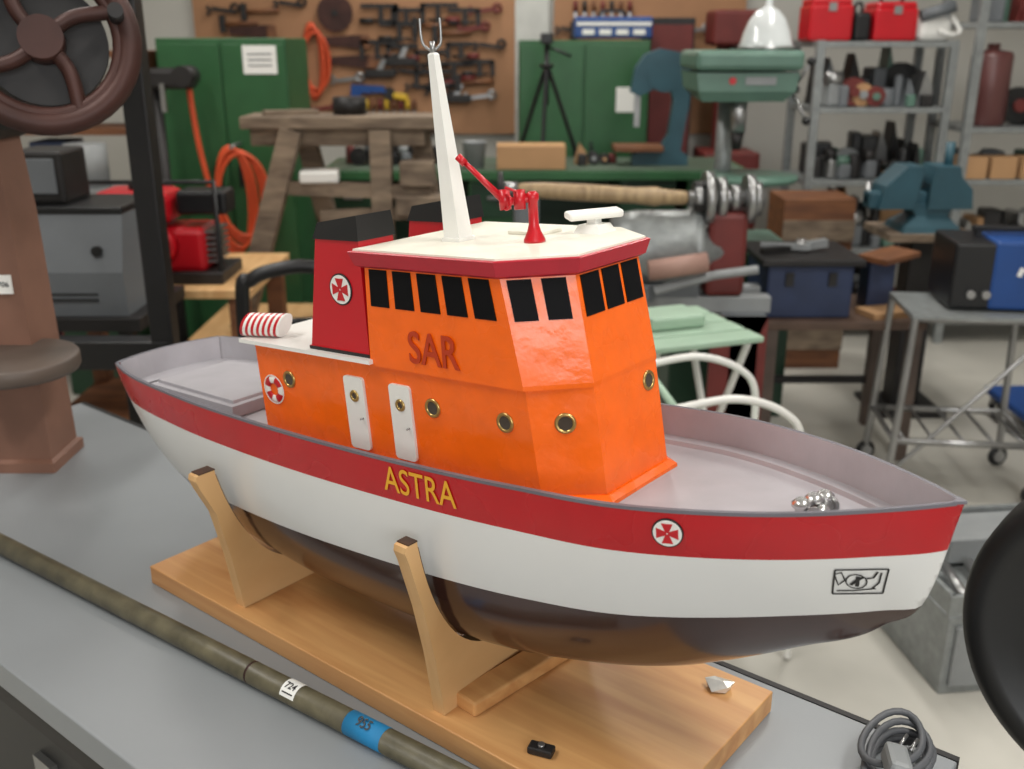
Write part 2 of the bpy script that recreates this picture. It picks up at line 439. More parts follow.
# fender roll striped
V=[];F=[];M=[];seg=32;ns=14
for i in range(ns+1):
    x=-.030+.060*i/ns
    for j in range(seg):
        a=2*math.pi*j/seg; V.append((x+.006*math.sin(a),.0155*math.cos(a),.0155*math.sin(a)))
for i in range(ns):
    for j in range(seg):
        a=i*seg; F.append((a+j,a+(j+1)%seg,a+seg+(j+1)%seg,a+seg+j)); M.append(i%2)
F.append(tuple(range(seg))); M.append(1); F.append(tuple(range(ns*seg,ns*seg+seg))); M.append(1)
o=mesh(ship,'striped_fender_roll',V,F,[redp,whitep],fm=M,smooth='side',loc=(-.155,-.090,.4303),rot=(0,0,math.radians(18)))
loft(ship,'aft_hatch',[(.283,[(-.49,-.075),(-.26,-.088),(-.26,.088),(-.49,.075)]),(.300,[(-.49,-.075),(-.26,-.088),(-.26,.088),(-.49,.075)]),(.3005,[(-.487,-.072),(-.263,-.085),(-.263,.085),(-.487,.072)])],deckg)
loft(ship,'aft_hatch_lid',[(.3005,[(-.480,-.066),(-.27,-.079),(-.27,.079),(-.480,.066)]),(.305,[(-.479,-.065),(-.271,-.078),(-.271,.078),(-.479,.065)])],deckg)
# mast
def sq(cx,cy,h,k=1): return [(cx-h*k,cy-h),(cx+h*k,cy-h),(cx+h*k,cy+h),(cx-h*k,cy+h)]
mx=.138;my=-.026
loft(ship,'mast',[(.5445,sq(mx,my,.0135)),(.5485,sq(mx,my,.0135)),(.549,sq(mx,my,.0115)),(.748,sq(mx-.017,my,.0045)),(.750,sq(mx-.017,my,.003))],[whitep])
tx=mx-.0175; tz=.750
tube(ship,'mast_fork_left',[(tx-.001,my-.001,tz+.002),(tx-.005,my-.008,tz+.008),(tx-.007,my-.0095,tz+.018),(tx-.007,my-.0095,tz+.036)],.0015,steel)
tube(ship,'mast_fork_right',[(tx+.001,my+.001,tz+.002),(tx+.004,my+.008,tz+.008),(tx+.005,my+.0095,tz+.018),(tx+.005,my+.0095,tz+.036)],.0015,steel)
cyl(ship,'mast_tip',(tx,my,tz-.002),(tx,my,tz+.012),.003,steel)
# fire monitor
fx,fy=.236,-.010
lathe(ship,'monitor_base',[(.012,0),(.012,.003),(.0075,.012),(.0055,.02),(.0055,.044),(.007,.046),(.007,.052),(.004,.055)],redp,(fx,fy,.5445))
tube(ship,'monitor_arm',[(fx,fy,.593),(fx-.012,fy-.010,.5905),(fx-.026,fy-.018,.590)],.0045,redp)
cyl(ship,'monitor_joint_a',(fx-.009,fy-.011,.581),(fx-.011,fy-.009,.602),.0065,redp)
cyl(ship,'monitor_joint_b',(fx-.024,fy-.0175,.581),(fx-.026,fy-.0165,.603),.0065,redp)
torus(ship,'monitor_handwheel',.008,.0014,redp,(fx-.018,fy-.022,.590),(math.radians(80),0,math.radians(-20)),24,8)
cyl(ship,'monitor_barrel',(fx-.028,fy-.019,.594),(fx-.066,fy-.036,.636),.0042,redp,.0026)
cyl(ship,'monitor_nozzle',(fx-.063,fy-.035,.632),(fx-.070,fy-.038,.640),.0042,redp)
cyl(ship,'monitor_lever',(fx-.005,fy-.004,.596),(fx-.016,fy-.026,.606),.0015,redp)
# radar scanner
rx_,ry_=.258,.074
loft(ship,'radar_base',[(.5445,sq(rx_,ry_,.018)),(.554,sq(rx_,ry_,.013)),(.5545,sq(rx_,ry_,.006)),(.560,sq(rx_,ry_,.006))],whitep)
box(ship,'radar_bar',(rx_,ry_,.565),(.022,.066,.009),whitep,(0,math.radians(6),math.radians(-35)),.003)
box(ship,'roof_hatch',(.19,.05,.5465),(.05,.04,.004),cream,bev=.001)
for k,(dx,dy) in enumerate(((-.011,-.012),(.0,.006),(.012,.018))):
    lathe(ship,'bollard_%d'%k,[(.009,0),(.009,.003),(.006,.006),(.006,.012),(.0095,.015),(.0095,.019),(.005,.023)],foil,(.550+dx*.5,.010+dy,.282),seg=20)
box(ship,'bollard_base',(.550,.014,.282),(.024,.048,.005),steel,bev=.001)
cyl(ship,'winch_drum',(.562,-.006,.292),(.562,.024,.292),.006,foil)
for y in (-.008,.026): cyl(ship,'winch_cheek',(.562,y-.001,.292),(.562,y+.001,.292),.0100,steel)
def hull_wrap(name,verts,faces,m,off=.0013,side=-1):
    V=[]
    for x,z,l in verts:
        y=side*(hy(x,z)+off*l); V.append((x,y,z))
    return mesh(ship,name,V,faces,m)
def text_wrap(name,s,size,m,cx,cz,sx,side=-1):
    o=text(None,name+'_tmp',s,size,m,(0,0,0),(0,0,0),1,0,fat=.0002)
    dg=bpy.context.evaluated_depsgraph_get(); me=bpy.data.meshes.new_from_object(o.evaluated_get(dg))
    vs=[(cx+v.co.x*sx*(-side),cz+v.co.y,1) for v in me.vertices]; fc=[tuple(p.vertices) for p in me.polygons]
    bpy.data.objects.remove(o,do_unlink=True)
    hull_wrap(name,vs,fc,m,side=side)
text_wrap('lettering_name','ASTRA',.043,yell,.173,.2935,.84)
text_wrap('lettering_name_port','ASTRA',.043,yell,.173,.2935,.84,1)
for sd in (-1,1):
    ex,ez=.470,.3015
    p=Vector((ex,sd*(hy(ex,ez)+.0005),ez)); e=.004
    tx_=Vector((2*e,sd*(hy(ex+e,ez)-hy(ex-e,ez)),0)); tz_=Vector((0,sd*(hy(ex,ez+e)-hy(ex,ez-e)),2*e))
    nn=tx_.cross(tz_).normalized(); nn=nn if nn.y*sd>0 else -nn
    emblem(ship,frame_at(p,nn),.0150)
def stroke(name,pts,w,m,side=-1):
    V=[];F=[]
    P=[]
    for a,b in zip(pts[:-1],pts[1:]):
        n=max(1,int((Vector(b)-Vector(a)).length/.004))
        for k in range(n): P.append(Vector(a).lerp(Vector(b),k/n))
    P.append(Vector(pts[-1]))
    for i,p in enumerate(P):
        d=(P[min(i+1,len(P)-1)]-P[max(0,i-1)]).normalized(); q=Vector((-d.y,d.x))*w/2
        V+= [(p.x+q.x,p.y+q.y,1),(p.x-q.x,p.y-q.y,1)]
    for i in range(len(P)-1): F.append((2*i,2*i+1,2*i+3,2*i+2))
    hull_wrap(name,V,F,m,side=side)
bx,bz=.618,.2540
circ=[(.0085*math.cos(t*math.pi/6)-.001,.0085*math.sin(t*math.pi/6)) for t in range(13)]
for sd in (-1,1):
  for k,(pp,sw) in enumerate([([(-.022,-.015),(.019,-.015)],.0016),([(-.017,.014),(.026,.014)],.0016),([(-.022,-.015),(-.017,.014)],.0014),([(.019,-.015),(.026,.014)],.0014),
    ([(-.018,.009),(-.012,.011),(-.010,.002),(-.016,-.004),(-.018,.009)],.0012),(circ,.0012),([(-.001,-.006),(.001,.006)],.003),([(-.006,-.004),(-.001,.001),(.005,.005)],.0025),([(-.018,-.011),(-.004,-.011),(.014,-.009)],.0014),([(.007,.003),(.013,.004),(.017,.011)],.0016),([(.010,-.010),(.017,-.002),(.020,.010)],.0014)]):
    stroke('thruster_mark_%d'%k,[(bx+a*.92,bz+b) for a,b in pp],sw,blackp,sd)

# ================================================================ STAND
stand=group('ship_display_stand',C0,RZ)
box(stand,'base_board',(.004,0,-.015),(.890,.31,.0298),pine,bev=.0015)
def cradle(xs,nm,zt):
    lx=xs+.015
    inner=[]
    n=16
    for i in range(n+1):
        q=i/n
        zl_top=zt-.006-xs*.075; zk_=zk(lx)+.0005
        z=zl_top*(1-q)**1.6+zk_*(1-(1-q)**1.6)
        y=hy(lx,z)+.003+.016*(1-q)**2.0 if q<1 else 0
        inner.append((y,z+xs*.075-.001))
    right=[(.138,0.0),(.142,.03),(.152,.09),(.168,.16),(.188,zt-.022),(.1935,zt-.008),(.192,zt-.001),(.188,zt)]+[(inner[0][0]+.001,zt)]+inner
    left=[(-y,z) for y,z in reversed(right[:-1])]
    P=right+left
    o=prism(stand,nm,P,.018,ply,'yz',(xs,0,0.0003))
    for s in (-1,1):
        ii=[(s*(y+.0004),z) for y,z in inner[:7]]
        V=[];F=[]
        for (y,z) in ii: V+=[(-.0092,y-s*.0012,z),(.0092,y-s*.0012,z)]
        for i in range(len(ii)-1): F.append((2*i,2*i+1,2*i+3,2*i+2))
        mesh(stand,nm+'_dark_edge_%d'%s,V,F,plyedge,loc=(xs,0,.0003))
        box(stand,nm+'_tip_%d'%s,(xs,s*(inner[0][0]+.188)/2,zt+.0008),(.0175,abs(.188-inner[0][0]),.002),plyedge)
    return o
cradle(-.235,'cradle_aft',.224); cradle(.152,'cradle_fore',.249)
box(stand,'cradle_batten_fore',(.186,-.0,.010),(.038,.235,.020),pine,(0,0,math.radians(-6)),.003)
box(stand,'cradle_batten_aft',(-.268,0,.010),(.030,.20,.020),pine,(0,0,0),.003)
box(stand,'metal_clip',(.292,-.118,.005),(.030,.016,.009),dark,(0,0,.3),.002); cyl(stand,'clip_screw',(.292,-.118,.009),(.292,-.118,.013),.004,steel)
fo=group('foil_scrap',(0,0,0))
wx=Matrix.Rotation(RZ,4,'Z')@Vector((.392,.118,0)); 
P=[(-.012,-.014),(.010,-.018),(.022,-.004),(.013,.016),(-.004,.010),(-.018,.006)]
V=[(a*.9,b*.9,.002+abs(math.sin(i*2.1))*.010) for i,(a,b) in enumerate(P)]+[(0.004,-.004,.012)]
V+=[(a*.7,b*.7,.0) for a,b in P]
F=[(i,(i+1)%6,6) for i in range(6)]+[(i,(i+1)%6,7+(i+1)%6,7+i) for i in range(6)]
mesh(fo,'foil',V,F,foilw,loc=(C0[0]+wx.x,C0[1]+wx.y,.781))

# ================================================================ TABLE
tabm=mat('table_grey',(138,142,145),0.36,var=0.10,scale=2.5,bump=0.02,rvar=.05)
tb=group('workbench_table',(C0[0],C0[1],0),RZ)
box(tb,'top',(-.32,-.10,.7285),(1.96,.610,.0425),tabm,bev=.002)
box(tb,'far_rail',(-.32,.2095,.728),(1.96,.009,.045),dark)
for x in (-1.22,.56):
    for y in (-.36,.16): box(tb,'leg_%d_%d'%(x*10,y*10),(x,y,.353),(.05,.05,.706),dark)
box(tb,'apron_near',(-.33,-.375,.675),(1.8,.02,.06),dark); box(tb,'apron_far',(-.33,.175,.675),(1.8,.02,.06),dark)
pp=group('steel_pipe',(C0[0],C0[1],.75),RZ)
a=Vector((-.86,-.262,.0155)); b=Vector((.36,-.187,.0155)); d=(b-a)
cyl(pp,'pipe',a,b,.0152,olive,seg=32)
def at(t): return a+d*t
cyl(pp,'blue_tape',at(.760),at(.808),.0156,tapeb,seg=32)
cyl(pp,'rusty_collar',at(.615),at(.618),.0154,rustm,seg=32)
V=[];F=[]; u=d.normalized(); w_=Vector((u.y,-u.x,0)); 
for i in range(2):
    for j in range(13):
        an=math.radians(-50+j*10.5); 
        V.append(at(.671)+u*(i*.025)+w_*(math.sin(an)*.0158)+Vector((0,0,math.cos(an)*.0158)))
for j in range(12): F.append((j,j+1,14+j,13+j))
mesh(pp,'number_tag',V,F,paper,smooth=True)
ang=math.atan2(d.y,d.x)
def onpipe(t,off,deg): 
    return at(t)+u*off+w_*(math.sin(math.radians(deg))*.0163)+Vector((0,0,math.cos(math.radians(deg))*.0163))
text(pp,'tag_number','724',.0125,blackp,onpipe(.671,.0125,22),(math.radians(22),0,ang),.95,.0001,fat=.0002)
box(pp,'tag_line',onpipe(.671,.0125,55),(.018,.0015,.0006),blackp,(math.radians(55),0,ang))
text(pp,'tape_number','955',.018,blackp,onpipe(.784,0,25)+Vector((0,0,.0008)),(math.radians(25),0,ang),.85,.0001,fat=.0002)
cb=group('grey_cable_bundle',(C0[0],C0[1],.75),RZ)
gc=mat('cable_grey',(92,94,98),0.5)
cx,cy=.610,.140
for k in range(5):
    pts=[]
    for i in range(25):
        t=2*math.pi*i/24; pts.append((cx-.002+.030*math.cos(t)+.003*k*math.sin(k),cy+.055*math.sin(t)+.002*k,.008+.007*k+.004*math.sin(2*t+k)))
    tube(cb,'loop_%d'%k,pts,.0042,gc,False)
tube(cb,'tail',[(cx-.03,cy-.02,.02),(cx-.01,cy-.08,.03),(cx+.02,cy-.12,.01)],.0042,gc)
box(cb,'plug',(cx+.01,cy-.045,.050),(.026,.042,.024),steelp,(0,.2,.5),.006)
for s in (-.006,.006): cyl(cb,'pin_%d'%(s*1000),(cx+.01+s,cy-.02,.052),(cx+.012+s,cy+.0,.056),.002,steel)
cr=group('dark_filler_chest',(C0[0],C0[1],0),RZ)  # black chest added so the space under the table reads dark
box(cr,'body',(-.45,-.10,.30),(1.30,.50,.60),black,bev=.015)
box(cr,'lid',(-.45,-.10,.606),(1.32,.52,.012),dark,bev=.003)
lathe(cr,'chrome_knob',[(.035,0),(.035,.008),(.025,.016),(.010,.020)],steel,(-.36,-.315,.612))
for k in range(3): box(cr,'latch_%d'%k,(-.9+.45*k,-.355,.50),(.05,.012,.08),steel)

# ================================================================ LEFT: pillar drill with handwheel
ld=group('pillar_drill',(-.98,1.86,.75))
loft(ld,'column',[(0,[(-.14,-.07),(.088,-.07),(.088,.07),(-.14,.07)]),(.02,[(-.14,-.07),(.088,-.07),(.088,.07),(-.14,.07)]),(.025,[(-.10,-.06),(.080,-.06),(.080,.06),(-.10,.06)]),(.50,[(-.10,-.055),(.072,-.055),(.072,.055),(-.10,.055)]),(.66,[(-.10,-.05),(.062,-.05),(.062,.05),(-.10,.05)])],tanp)
lathe(ld,'drill_table',[(.03,0),(.05,.012),(.108,.014),(.112,.02),(.112,.04),(.108,.045),(.02,.045)],mat('table_iron',(88,76,68),0.5,var=.3),(.072,-.12,.213))
box(ld,'head',(-.03,-.02,.80),(.22,.2,.34),blackp,bev=.02)
for k in range(4): cyl(ld,'gear_%d'%k,(-.02+.035*k,-.13,.74+.05*k),(-.02+.035*k,-.18,.74+.05*k),.05-.008*k,dark,seg=14)
for k in range(8): torus(ld,'spring_%d'%k,.030,.007,dark,(.02,-.17,.68+.012*k),S=20,s=6)
cyl(ld,'feed_shaft',(.225,-.16,.80),(.06,.03,.80),.016,dark)
cyl(ld,'spindle',(.02,-.17,.77),(.02,-.17,.50),.016,dark); cyl(ld,'chuck',(.02,-.17,.56),(.02,-.17,.49),.026,dark,.016)
hw=group('handwheel',(.225,-.16,.80),parent=ld); hw.rotation_euler=(math.radians(78),math.radians(8),math.radians(18))
torus(hw,'rim',.132,.019,rustm)
torus(hw,'rim_web',.117,.012,rustm)
cyl(hw,'hub',(0,0,-.03),(0,0,.03),.034,rustm)
for k in range(4):
    an=k*math.pi/2+.5; 
    tube(hw,'spoke_%d'%k,[(0,0,0),(.06*math.cos(an+.25),.06*math.sin(an+.25),.004),(.128*math.cos(an),.128*math.sin(an),0)],.012,rustm)
cyl(hw,'grip',(.11,.05,.0),(.11,.05,.06),.012,dark)
cyl(hw,'back_pulley',(0,0,-.05),(0,0,-.03),.098,dark,seg=36)
box(ld,'blue_label',(-.02,-.0595,.425),(.07,.004,.075),tapeb); box(ld,'asset_label',(.045,-.0605,.375),(.03,.004,.035),paper)
text(ld,'label_number','706',.014,blackp,(.045,-.063,.375),(math.radians(90),0,0))
pf=group('hydraulic_press_frame',(-1.0,2.62,0))
for x in (.055,-.62):
    box(pf,'post_%d'%(x*10),(x,0,1.0),(.06,.06,2.0),blackp,bev=.004); box(pf,'foot_%d'%(x*10),(x,0,.02),(.08,.5,.04),blackp)
for z in (.74,1.95): box(pf,'beam_%d'%(z*10),(-.28,0,z),(.70,.07,.08),blackp,bev=.004)
cyl(pf,'ram',(-.28,0,1.9),(-.28,0,1.6),.04,steel)
gb=group('steel_side_bench',(-1.55,3.0,0))
box(gb,'top',(0,0,.77),(.95,.42,.04),dark,bev=.003)
for x in (-.42,.42):
    for y in (-.17,.17): box(gb,'leg_%d_%d'%(x*10,y*10),(x,y,.375),(.04,.04,.75),dark)
box(gb,'shelf',(0,0,.35),(.9,.38,.02),brownw)
gm=group('grey_electric_unit',(-1.265,2.98,.79))
loft(gm,'case',[(0,[(-.17,-.16),(.15,-.16),(.15,.14),(-.17,.14)]),(.13,[(-.17,-.17),(.15,-.17),(.15,.14),(-.17,.14)]),(.29,[(-.17,-.12),(.15,-.12),(.15,.14),(-.17,.14)])],greyp)
box(gm,'dark_top',(-.01,.01,.30),(.325,.27,.02),blackp,bev=.004)
for k in range(5): box(gm,'vent_%d'%k,(-.03,-.168+.003*k,.05+.016*k),(.2,.006,.005),dark)
box(gm,'upper_unit',(-.10,.02,.385),(.15,.18,.15),dark,(0,.0,0),.01); box(gm,'upper_face',(-.10,-.073,.39),(.11,.006,.10),greyp,bev=.004)
cyl(gm,'knob',(.08,-.165,.19),(.08,-.15,.19),.015,blackp)
eb=group('plywood_bench',(-1.3,3.55,0))
box(eb,'top',(.02,0,.75),(.82,.62,.03),ply,bev=.003)
for x in (-.34,.38):
    for y in (-.26,.26): box(eb,'leg_%d_%d'%(x*10,y*10),(x,y,.3675),(.06,.06,.735),brownw)
box(eb,'lower_shelf',(.02,0,.25),(.76,.56,.02),brownw)
en=group('red_petrol_engine',(-1.20,3.45,.765))
box(en,'base',(0,0,.02),(.44,.26,.04),dark,bev=.004)
box(en,'tank',(-.08,0,.25),(.26,.2,.11),redp,bev=.03); box(en,'block',(-.02,0,.11),(.36,.2,.15),redp,bev=.02)
cyl(en,'recoil_cover',(.0,-.10,.13),(.0,-.135,.13),.075,redp,.06); cyl(en,'recoil_hub',(.0,-.13,.13),(.0,-.145,.13),.03,blackp)
box(en,'muffler',(.15,.0,.265),(.17,.13,.08),blackp,bev=.012); cyl(en,'cap',(-.08,0,.30),(-.08,0,.325),.03,blackp)
for k in range(6): box(en,'fin_%d'%k,(.17,0,.07+.02*k),(.05,.16,.006),steel)
tube(en,'handle',[(-.21,-.1,.04),(-.21,-.1,.34),(.21,-.1,.34),(.21,-.1,.04)],.010,blackp,False)
ls=group('wooden_shelf_unit',(-2.15,4.9,0))
for x in (-.5,.45): box(ls,'side_%d'%(x*10),(x,0,.75),(.03,.35,1.5),brownw)
for k,z in enumerate((.1,.5,.85,1.15,1.49)): box(ls,'shelf_%d'%k,(-.025,0,z),(.93,.34,.03),brownw)
for k in range(14):
    z=(.115,.515,.865,1.165)[k%4]; h=random.uniform(.12,.24)
    x=-.41+.2*(k//4)+random.uniform(-.01,.01)
    box(ls,'stored_bin_%d'%k,(x,-.02,z+h/2),(.17,.22,h),[card,greyp,brownred,blackp,blued,dark][k%6],bev=.008)
sb=group('sanding_drum_machine',(-1.88,4.5,0))
box(sb,'pedestal',(0,0,.45),(.3,.3,.9),greend,bev=.01); box(sb,'plate',(0,0,.92),(.42,.4,.03),galv); cyl(sb,'drum',(0,0,.93),(0,0,1.12),.09,steelp)
def cabinet(nm,x0,x1,y0,y1,h,doors=2):
    g=group(nm,((x0+x1)/2,(y0+y1)/2,0)); W=x1-x0; D=y1-y0
    box(g,'carcass',(0,0,h/2),(W,D,h),green,bev=.006)
    for k in range(doors):
        w_=W/doors; xc=-W/2+w_*(k+.5)
        box(g,'door_%d'%k,(xc,-D/2-.006,h/2),(w_-.012,.014,h-.05),green,bev=.003)
        box(g,'handle_%d'%k,(xc+(w_/2-.05)*(1 if k==0 else -1),-D/2-.02,h*.6),(.015,.02,.1),blackp)
    return g
g=cabinet('green_tool_cabinet',-1.64,-1.04,4.85,5.35,1.56)
box(g,'notice',(.18,-.2665,1.465),(.155,.003,.125),paper)
for k in range(3): box(g,'notice_line_%d'%k,(.18,-.269,1.49-.025*k),(.11,.002,.006),greyp)
oc=group('orange_cable_coil',(-1.28,4.72,0))
for k in range(6):
    pts=[]
    for i in range(25):
        t=2*math.pi*i/24; pts.append((-.02+.012*k+(.075+.008*k)*math.cos(t),-.03-.01*(k%3),.84+.006*k+(.25-.012*k)*math.sin(t)))
    tube(oc,'loop_%d'%k,pts,.0085,orangec,False)
tube(oc,'hanging_lead',[(-.18,-.02,1.40),(-.165,-.03,1.2),(-.14,-.03,1.0),(-.06,-.03,.62),(.0,-.03,.57)],.013,orangec)
cyl(oc,'hook',(-.0,.10,1.09),(-.0,-.06,1.09),.01,steel)
wm=group('black_clamp_machine',(-1.66,4.62,0))
box(wm,'head',(0.16,0,1.39),(.19,.12,.09),dark,bev=.02); cyl(wm,'column',(.08,0,0),(.08,0,1.36),.025,dark); box(wm,'base',(.08,0,.02),(.3,.3,.04),dark)
cyl(wm,'motor',(.22,-.07,1.40),(.22,.07,1.40),.045,dark); box(wm,'lever',(.13,-.06,1.31),(.02,.02,.12),steel)
box(None,'pegboard_panel',(-1.03,6.97,1.75),(2.1,.03,1.6),chip)
box(None,'hardboard_panel',(.90,6.97,1.75),(1.25,.03,1.6),chip)
pg=group('hanging_hand_tools',(0,6.925,0))
def P2(u,v): return ((u-512)*.00653,1.55+6.95*(38-.9455*v)/1071*1.0)
cnt=[0]
def nid(): cnt[0]+=1; return cnt[0]
def clamp(u,v,s=1,m=dark,fl=1):
    k=nid(); x,z=P2(u,v)
    box(pg,'clamp_bar_%d'%k,(x,0,z),(.24*s,.02,.026),m); box(pg,'clamp_jaw_%d'%k,(x-fl*.11*s,0,z-.05*s),(.028,.02,.12*s),m)
    box(pg,'clamp_slide_%d'%k,(x-fl*.01*s,0,z-.05*s),(.028,.024,.12*s),m); cyl(pg,'clamp_screw_%d'%k,(x-fl*.08*s,0,z-.09*s),(x+fl*.06*s,0,z-.09*s),.009,dark,seg=8)
    cyl(pg,'clamp_handle_%d'%k,(x+fl*.04*s,0,z-.09*s),(x+fl*.13*s,0,z-.09*s),.018,brownred if k%3==0 else dark,seg=10)
def hammer(u,v,s=1):
    k=nid(); x,z=P2(u,v); cyl(pg,'hammer_handle_%d'%k,(x-.1*s,0,z),(x+.12*s,0,z+.01),.014,brownw,seg=10); box(pg,'hammer_head_%d'%k,(x-.11*s,0,z),(.038,.035,.11*s),dark,bev=.006)
def saw(u,v,s=1):
    k=nid(); x,z=P2(u,v); prism(pg,'saw_blade_%d'%k,[(x-.14*s,z+.03),(x+.12*s,z+.045),(x+.12*s,z-.045),(x-.14*s,z-.015)],.006,rustm); box(pg,'saw_grip_%d'%k,(x+.14*s,0,z),(.06,.02,.09),brownw,bev=.01)
def wrench(u,v,s=1,m=steel,r=-.12):
    k=nid(); x,z=P2(u,v); box(pg,'wrench_bar_%d'%k,(x,0,z),(.2*s,.015,.024),m,(0,r,0)); torus(pg,'wrench_ring_%d'%k,.024,.010,m,(x+.1*s,0,z+.012),(math.radians(90),0,0),16,6); prism(pg,'wrench_jaw_%d'%k,[(x-.1*s,z-.005),(x-.14*s,z-.04),(x-.15*s,z-.015),(x-.125*s,z-.01),(x-.15*s,z+.015),(x-.13*s,z+.03)],.015,m)
def plane_(u,v):
    k=nid(); x,z=P2(u,v); box(pg,'plane_body_%d'%k,(x,0,z),(.2,.05,.05),dark,bev=.006); prism(pg,'plane_iron_%d'%k,[(x-.02,z+.02),(x+.02,z+.02),(x+.05,z+.09),(x+.02,z+.09)],.03,steel); lathe(pg,'plane_knob_%d'%k,[(.012,0),(.018,.02),(.01,.04)],brownw,(x-.07,0,z+.025),seg=10)
def chisel(u,v,m=brownred):
    k=nid(); x,z=P2(u,v); cyl(pg,'chisel_grip_%d'%k,(x,0,z),(x,0,z+.07),.014,m,seg=10); box(pg,'chisel_blade_%d'%k,(x,0,z-.05),(.016,.008,.10),steel)
x,z=P2(336,13); cyl(pg,'saw_disc',(x,-.01,z),(x,.005,z),.115,rustm,seg=40); cyl(pg,'saw_disc_hub',(x,-.02,z),(x,0,z),.02,dark)
for k,(u_,v) in enumerate([(380,6),(408,10),(440,5),(464,10),(378,42),(402,46),(398,24),(430,52),(455,64),(478,62),(432,72),(462,44),(600,62),(630,45),(655,70)]): clamp(u_,v,.85 if k%2 else 1,dark,1 if k%3 else -1)
for u_,v in [(432,26),(452,34),(262,12),(474,84),(240,24),(276,50),(690,70),(590,30),(670,42)]: hammer(u_,v)
for u_,v in [(343,42),(350,62),(250,32),(610,85)]: saw(u_,v)
for k,(u_,v) in enumerate([(408,72),(474,28),(440,92),(480,98),(292,4),(486,10),(572,30),(695,30),(420,88),(450,82),(490,46),(346,80),(225,10),(320,110)]): wrench(u_,v,.75,[dark,brownred,dark,steel][k%4],-.12 if k%2 else .15)
for u_,v in [(400,62),(378,74),(455,100),(640,100)]: plane_(u_,v)
for k in range(9): chisel(356+7*k,112,[brownred,yellowp,brownw][k%3])
for k in range(7): chisel(575+9*k,12,[brownred,dark,brownw][k%3])
x,z=P2(363,92)
prism(pg,'blue_sander',[(x-.09,z+.04),(x+.12,z+.03),(x+.14,z-.01),(x-.02,z-.015),(x-.06,z-.05),(x-.1,z-.04)],.05,bluep)
x,z=P2(398,98); box(pg,'yellow_grinder',(x,0,z),(.10,.05,.04),yellowp,(0,.2,0),.01); cyl(pg,'grinder_disc',(x-.07,-.02,z+.02),(x-.07,.0,z+.02),.04,dark)
for k in range(6):
    pts=[]
    for i in range(21):
        t=2*math.pi*i/20; pts.append((P2(311,0)[0]+.006*k+(.055+.006*k)*math.cos(t),-.015*(k%3),P2(0,62)[1]+(.24-.012*k)*math.sin(t)))
    tube(pg,'cable_loop_%d'%k,pts,.010,orangec,False)
box(None,'trim_1',(.13,6.96,1.8),(.22,.06,3.5),mat('plastic_trim',(196,196,190),.4))
gw=group('green_workbench',(.12,5.62,0))
box(gw,'top',(0,0,.88),(2.26,.66,.045),green,bev=.004); box(gw,'mat_top',(0,0,.905),(2.2,.6,.006),mat('bench_mat',(82,98,82),.6,var=.2))
for k,x in enumerate((-.96,-.2,.6,.96)): 
    box(gw,'drawer_block_%d'%k,(x,.02,.43),(.30,.58,.86),green if k%2 else greend,bev=.004)
    for j in range(4): box(gw,'drawer_%d_%d'%(k,j),(x,-.275,.14+.2*j),(.27,.012,.17),greend); box(gw,'pull_%d_%d'%(k,j),(x,-.29,.16+.2*j),(.1,.015,.015),steel)
box(gw,'kick_panel',(0,.28,.4),(2.18,.02,.8),greend)
g=cabinet('green_steel_locker',.04,.80,6.1,6.6,1.55)
box(g,'notice',(.25,-.2665,1.22),(.12,.003,.14),paper)
tr=group('camera_tripod',(.19,5.75,.908))
for k in range(3):
    an=k*2.094+.4; tube(tr,'leg_%d'%k,[(0,0,.52),(.20*math.cos(an),.13*math.sin(an),.010)],.012,blackp,False)
cyl(tr,'centre_column',(0,0,.30),(0,0,.62),.014,blackp); box(tr,'head',(0,0,.65),(.07,.06,.06),blackp,bev=.01); cyl(tr,'pan_handle',(0,0,.61),(.13,-.05,.56),.008,blackp)
torus(tr,'collar',.028,.012,blackp,(0,0,.51))
cbx=group('cardboard_carton',(.10,5.42,.909)); box(cbx,'box',(0,0,.06),(.36,.20,.12),card,bev=.003); box(cbx,'tape',(0,0,.121),(.36,.05,.002),ply)
wb=group('steel_bucket',(-.20,5.42,.909)); lathe(wb,'bucket',[(.05,0),(.065,.13),(.07,.135),(.06,.135),(.045,.01)],steelp)
bt=group('blue_tool_case',(.70,6.35,1.551)) 
lk=group('dark_steel_locker',(.98,6.68,0)); box(lk,'body',(0,0,.84),(.28,.4,1.68),dark,bev=.005); box(lk,'door',(0,-.206,.84),(.25,.012,1.6),brownred)
box(bt,'case',(-.10,0,.07),(.46,.2,.12),bluep,bev=.012); box(bt,'lid_line',(-.10,-.102,.09),(.44,.006,.02),whitep); tube(bt,'handle',[(-.18,0,.125),(-.16,0,.16),(-.04,0,.16),(-.02,0,.125)],.01,blackp)
for k in range(4): box(bt,'label_%d'%k,(-.25+.1*k,-.103,.045),(.07,.005,.03),whitep)
